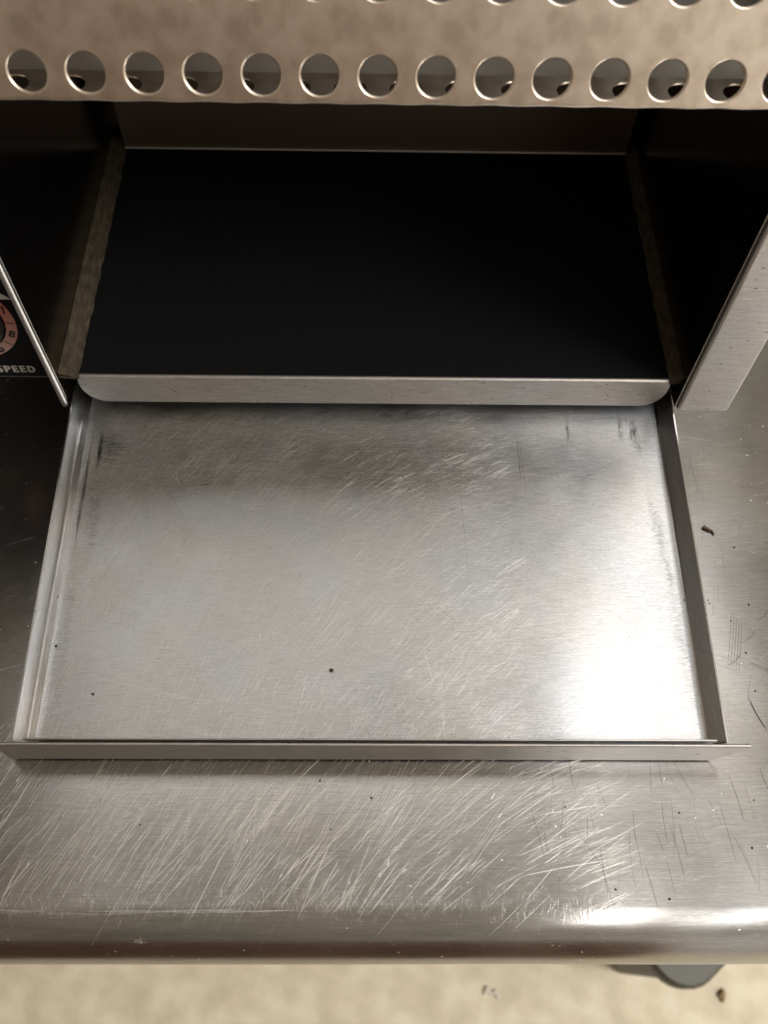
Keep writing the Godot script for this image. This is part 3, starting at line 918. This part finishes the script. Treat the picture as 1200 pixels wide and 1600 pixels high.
func crumb_tray(mat: Material, steel: Material) -> void:
	var t := thing("crumb_tray", "shallow brushed steel crumb tray pulled out from under the slide", "tray", Vector3(-0.0006, 0.0087, 0.1733))
	var tilt := 0.13872
	t.rotation.x = tilt
	var w := 0.1545
	var wh := 0.0135
	# floor: uv covers the visible part once
	var b := MB.new()
	var path := []
	for k in 33:
		var z := lerpf(-0.24, 0.0, k / 32.0)
		path.append([z, 0.0, 0.0, 1.0, z])
	b.sheet(path, -w + 0.0042, w - 0.0042, 0.0009, 40, Vector4(1.0 / 0.309, 1.0 / 0.2022, 0.5, 1.0), func(x: float, s: float) -> Vector3: return warped(x + 3.0, s, 0.00016, 14.0))
	part("tray_floor", b.mesh(), mat, t)
	# side walls with a small bend at the foot; extruded along the slope
	for s in [-1.0, 1.0]:
		b = MB.new()
		# local x runs along the slope, local z across
		b.xf = Transform3D(Basis(Vector3(0, 0, 1), Vector3(0, 1, 0), Vector3(s, 0, 0)), Vector3.ZERO)
		var pr := bend([Vector2(w - 0.0042, 0.0), Vector2(w - (0.0029 if s > 0 else 0.0004), 0.0), Vector2(w, wh)], [0.0012], 1.0, 6)
		b.sheet(pr, -0.24, -0.0029, 0.0008, 1)
		part("tray_side", b.mesh(), steel, t)
	# front lip, upright, wider than the pan, with a folded top hem
	b = MB.new()
	b.xf = Transform3D(Basis(), Vector3(0, wh, -0.0026)) * Transform3D(Basis(Vector3(1, 0, 0), -tilt), Vector3.ZERO)
	var hh := 0.0206
	var th := 0.0016
	var pts := [Vector2(0.0, -hh), Vector2(0.0, 0.0), Vector2(th, 0.0), Vector2(th, -hh)]
	var lip := []
	lip.append([0.0, -hh, -1.0, 0.0, 0.0])
	lip.append([0.0, -th / 2, -1.0, 0.0, hh])
	for k in range(1, 9):
		var a := PI * k / 8.0
		lip.append([th / 2 - th / 2 * cos(a), -th / 2 + th / 2 * sin(a), -cos(a), sin(a), hh + th / 2 * a])
	lip.append([th, -hh, 1.0, 0.0, 2 * hh])
	b.sheet(lip, -0.1625, 0.1545, 0.0, 1)
	# clipped right end
	for e in [[0.0, -1.0], [th, 1.0]]:
		b.flat(Vector3(0.1545, -th / 2, e[0]), Vector3(0.1648, -th / 2, e[0]), Vector3(0.1648, -0.004, e[0]), Vector3(0.1545, -hh, e[0]), Vector3(0, 0, e[1]))
	for i in range(1, lip.size() - 2):
		var p = lip[i]; var q = lip[i + 1]
		b.quad(Vector3(0.1545, p[1], p[0]), Vector3(0.1648, p[1], p[0]), Vector3(0.1648, q[1], q[0]), Vector3(0.1545, q[1], q[0]), Vector3(0, p[3], p[2]), Vector3(0, p[3], p[2]), Vector3(0, q[3], q[2]), Vector3(0, q[3], q[2]))
	b.flat(Vector3(0.1648, -th / 2, 0), Vector3(0.1648, -th / 2, th), Vector3(0.1648, -0.004, th), Vector3(0.1648, -0.004, 0), Vector3.RIGHT)
	b.flat(Vector3(0.1648, -0.004, 0), Vector3(0.1648, -0.004, th), Vector3(0.1545, -hh, th), Vector3(0.1545, -hh, 0), Vector3(1, -1, 0))
	b.flat(Vector3(-0.1625, -hh, 0), Vector3(-0.1625, -hh, th), Vector3(-0.1625, -th / 2, th), Vector3(-0.1625, -th / 2, 0), Vector3.LEFT)
	b.flat(Vector3(-0.1625, -hh, 0), Vector3(-0.1625, -hh, th), Vector3(0.1545, -hh, th), Vector3(0.1545, -hh, 0), Vector3.DOWN)
	var lip_steel: StandardMaterial3D = matt_steel.duplicate()
	lip_steel.uv1_scale = Vector3(6, 9, 9)
	lip_steel.roughness = 0.85
	part("front_lip", b.mesh(), lip_steel, t)
	b = MB.new()
	b.box(Vector3(-w + 0.0035, 0.0004, -0.0044), Vector3(w - 0.0035, wh - 0.0009, -0.0036), 0.0002)
	part("pan_front", b.mesh(), steel, t)


func backdrop() -> void:
	# unseen, added so the rolled table edge mirrors a red-brown tone
	var t := thing("reflection_backdrop", "added unseen red-brown cabinet standing opposite the work table", "backdrop", Vector3(-0.12, -0.9, 1.35))
	var wood := plain(Color(0.21, 0.115, 0.075), 0.5)
	part("carcass", boxmesh(Vector3(-0.8, 0.08, 0.02), Vector3(0.6, 1.25, 0.5), 0.003), wood, t)
	part("plinth", boxmesh(Vector3(-0.78, 0.001, 0.06), Vector3(0.58, 0.079, 0.48), 0.002), plain(Color(0.03, 0.03, 0.03), 0.7), t)
	for x in [-0.8, -0.333, 0.134]:
		var d := part("door", boxmesh(Vector3(x + 0.004, 0.09, 0.0), Vector3(x + 0.463, 1.24, 0.0195), 0.004), wood, t)
		part("handle", boxmesh(Vector3(x + 0.40, 0.95, -0.03), Vector3(x + 0.415, 1.1, -0.001), 0.003), metal(Color(0.5, 0.5, 0.5), 0.3), d)


func litter() -> void:
	var rng := RandomNumberGenerator.new()
	rng.seed = 77
	var crust := plain(Color(0.10, 0.055, 0.022), 0.8)
	var burnt := plain(Color(0.018, 0.014, 0.011), 0.8)
	# the curled husk beside the tray
	var husk := thing("husk_crumb", "curled brown husk lying on the steel table right of the tray", "crumb", Vector3(0.1785, 0.0, 0.0508))
	part("husk_body", tube([Vector3(-0.0026, 0.0008, -0.0012), Vector3(-0.0012, 0.0012, -0.0006), Vector3(0.0006, 0.0011, 0.0006), Vector3(0.002, 0.0009, 0.0012), Vector3(0.003, 0.0007, 0.0034)], [0.0004, 0.0008, 0.0007, 0.0006, 0.0003], 7), crust, husk)
	part("husk_tip", tube([Vector3(-0.0024, 0.0008, -0.0012), Vector3(-0.0012, 0.0009, -0.0022), Vector3(-0.0004, 0.0008, -0.0026)], [0.0004, 0.0003, 0.0002], 6), crust, husk)
	# specks on the table
	var spots := [[0.1701, 0.0926], [0.1704, 0.0945], [0.1793, 0.104], [0.1905, 0.095], [0.1906, 0.0614], [0.1828, 0.1407], [0.1828, 0.1211], [0.1354, 0.1968], [0.17, 0.1913], [0.1644, 0.2114], [0.1026, 0.228], [0.1247, 0.2317], [-0.0237, 0.1832], [-0.0007, 0.1907], [-0.0182, 0.204]]
	for e in spots:
		var s := rng.randf_range(0.0003, 0.0005)
		var o := part("burnt_crumb", lump(rng, Vector3(s, s * 0.6, s * rng.randf_range(0.8, 1.5)), 0.25), burnt)
		o.position = Vector3(e[0], 0.0, e[1])
		o.rotation.y = rng.randf() * TAU
		tag(o, "tiny black burnt crumb on the scratched table top", "crumb", "burnt crumbs on the table")
	# crumbs in the tray
	var inside := [[-0.0195, 0.0139, 0.1366, 0.0011, "largest dark crumb on the tray floor"], [-0.1281, 0.0123, 0.1478, 0.0007, "small dark crumb in the tray near its left front corner"], [-0.1483, 0.0154, 0.1257, 0.0007, "small black crumb beside the left tray wall"]]
	for e in inside:
		var o := part("tray_crumb", lump(rng, Vector3(e[3], e[3] * 0.5, e[3] * 0.7), 0.2), burnt if e[3] < 0.001 else plain(Color(0.035, 0.026, 0.018), 0.8))
		o.position = Vector3(e[0], e[1], e[2])
		o.rotation = Vector3(0.1387, 0, 0)
		tag(o, e[4], "crumb")
	var pale := part("pale_crumb", lump(rng, Vector3(0.0006, 0.0005, 0.0006), 0.2), plain(Color(0.7, 0.66, 0.58), 0.7))
	pale.position = Vector3(-0.054, 0.0161, 0.1207)
	tag(pale, "single pale crumb on the tray floor", "crumb")
	# floor below
	var flake := part("paper_scrap", tube([Vector3(-0.008, 0.003, 0.004), Vector3(-0.003, 0.004, -0.004), Vector3(0.002, 0.003, 0.003), Vector3(0.008, 0.004, 0.0), Vector3(0.011, 0.003, 0.009)], [0.0015, 0.003, 0.0025, 0.003, 0.0015], 6), plain(Color(0.75, 0.7, 0.6), 0.8))
	flake.position = Vector3(0.16, -0.9, 0.231)
	tag(flake, "small crumpled white scrap on the beige floor", "scrap")
	var fl2 := part("crust_flake", lump(rng, Vector3(0.005, 0.002, 0.008), 0.3), plain(Color(0.22, 0.15, 0.07), 0.8))
	fl2.position = Vector3(0.47, -0.9, 0.236)
	fl2.rotation.y = -0.5
	tag(fl2, "brown crust flake on the floor beside the grey tub", "crumb")
	tub()


func tub() -> void:
	# low grey plastic tub under the table, one rounded corner showing past the table edge
	var t := thing("plastic_tub", "grey plastic tub standing on the floor under the table", "tub", Vector3(0.358, -0.9, 0.060))
	t.rotation.y = deg_to_rad(38)
	var grey := plain(Color(0.07, 0.07, 0.06), 0.45)
	var b := MB.new()
	var hw := 0.13; var hd := 0.13; var rc := 0.03
	var ring := func(y: float, grow: float) -> Array:
		var out := []
		for q in 4:
			for k in 7:
				var a := PI / 2 * q + PI / 2 * k / 6.0
				var sx := 1.0 if q == 0 or q == 3 else -1.0
				var sz := 1.0 if q < 2 else -1.0
				out.append([Vector3(sx * (hw - rc) + (rc + grow) * cos(a), y, sz * (hd - rc) + (rc + grow) * sin(a)), Vector3(cos(a), 0, sin(a))])
		return out
	var levels := [[0.001, -0.02, 0.0], [0.24, 0.0, 0.1], [0.2405, 0.008, 0.0], [0.262, 0.009, 0.2], [0.266, 0.005, 0.9]]
	for i in levels.size() - 1:
		var A: Array = ring.call(levels[i][0], levels[i][1]); var B: Array = ring.call(levels[i + 1][0], levels[i + 1][1])
		for k in A.size():
			var k2 := (k + 1) % A.size()
			var lift := Vector3(0, levels[i + 1][2], 0)
			b.quad(A[k][0], A[k2][0], B[k2][0], B[k][0], A[k][1], A[k2][1], B[k2][1] + lift, B[k][1] + lift)
	part("tub_body", b.mesh(), grey, t)
	b = MB.new()
	var R: Array = ring.call(0.266, 0.005)
	for k in R.size():
		var k2 := (k + 1) % R.size()
		b.tri(Vector3(0, 0.268, 0), R[k][0], R[k2][0], Vector3.UP, Vector3.UP, Vector3.UP)
	part("lid", b.mesh(), plain(Color(0.12, 0.12, 0.105), 0.45), t)
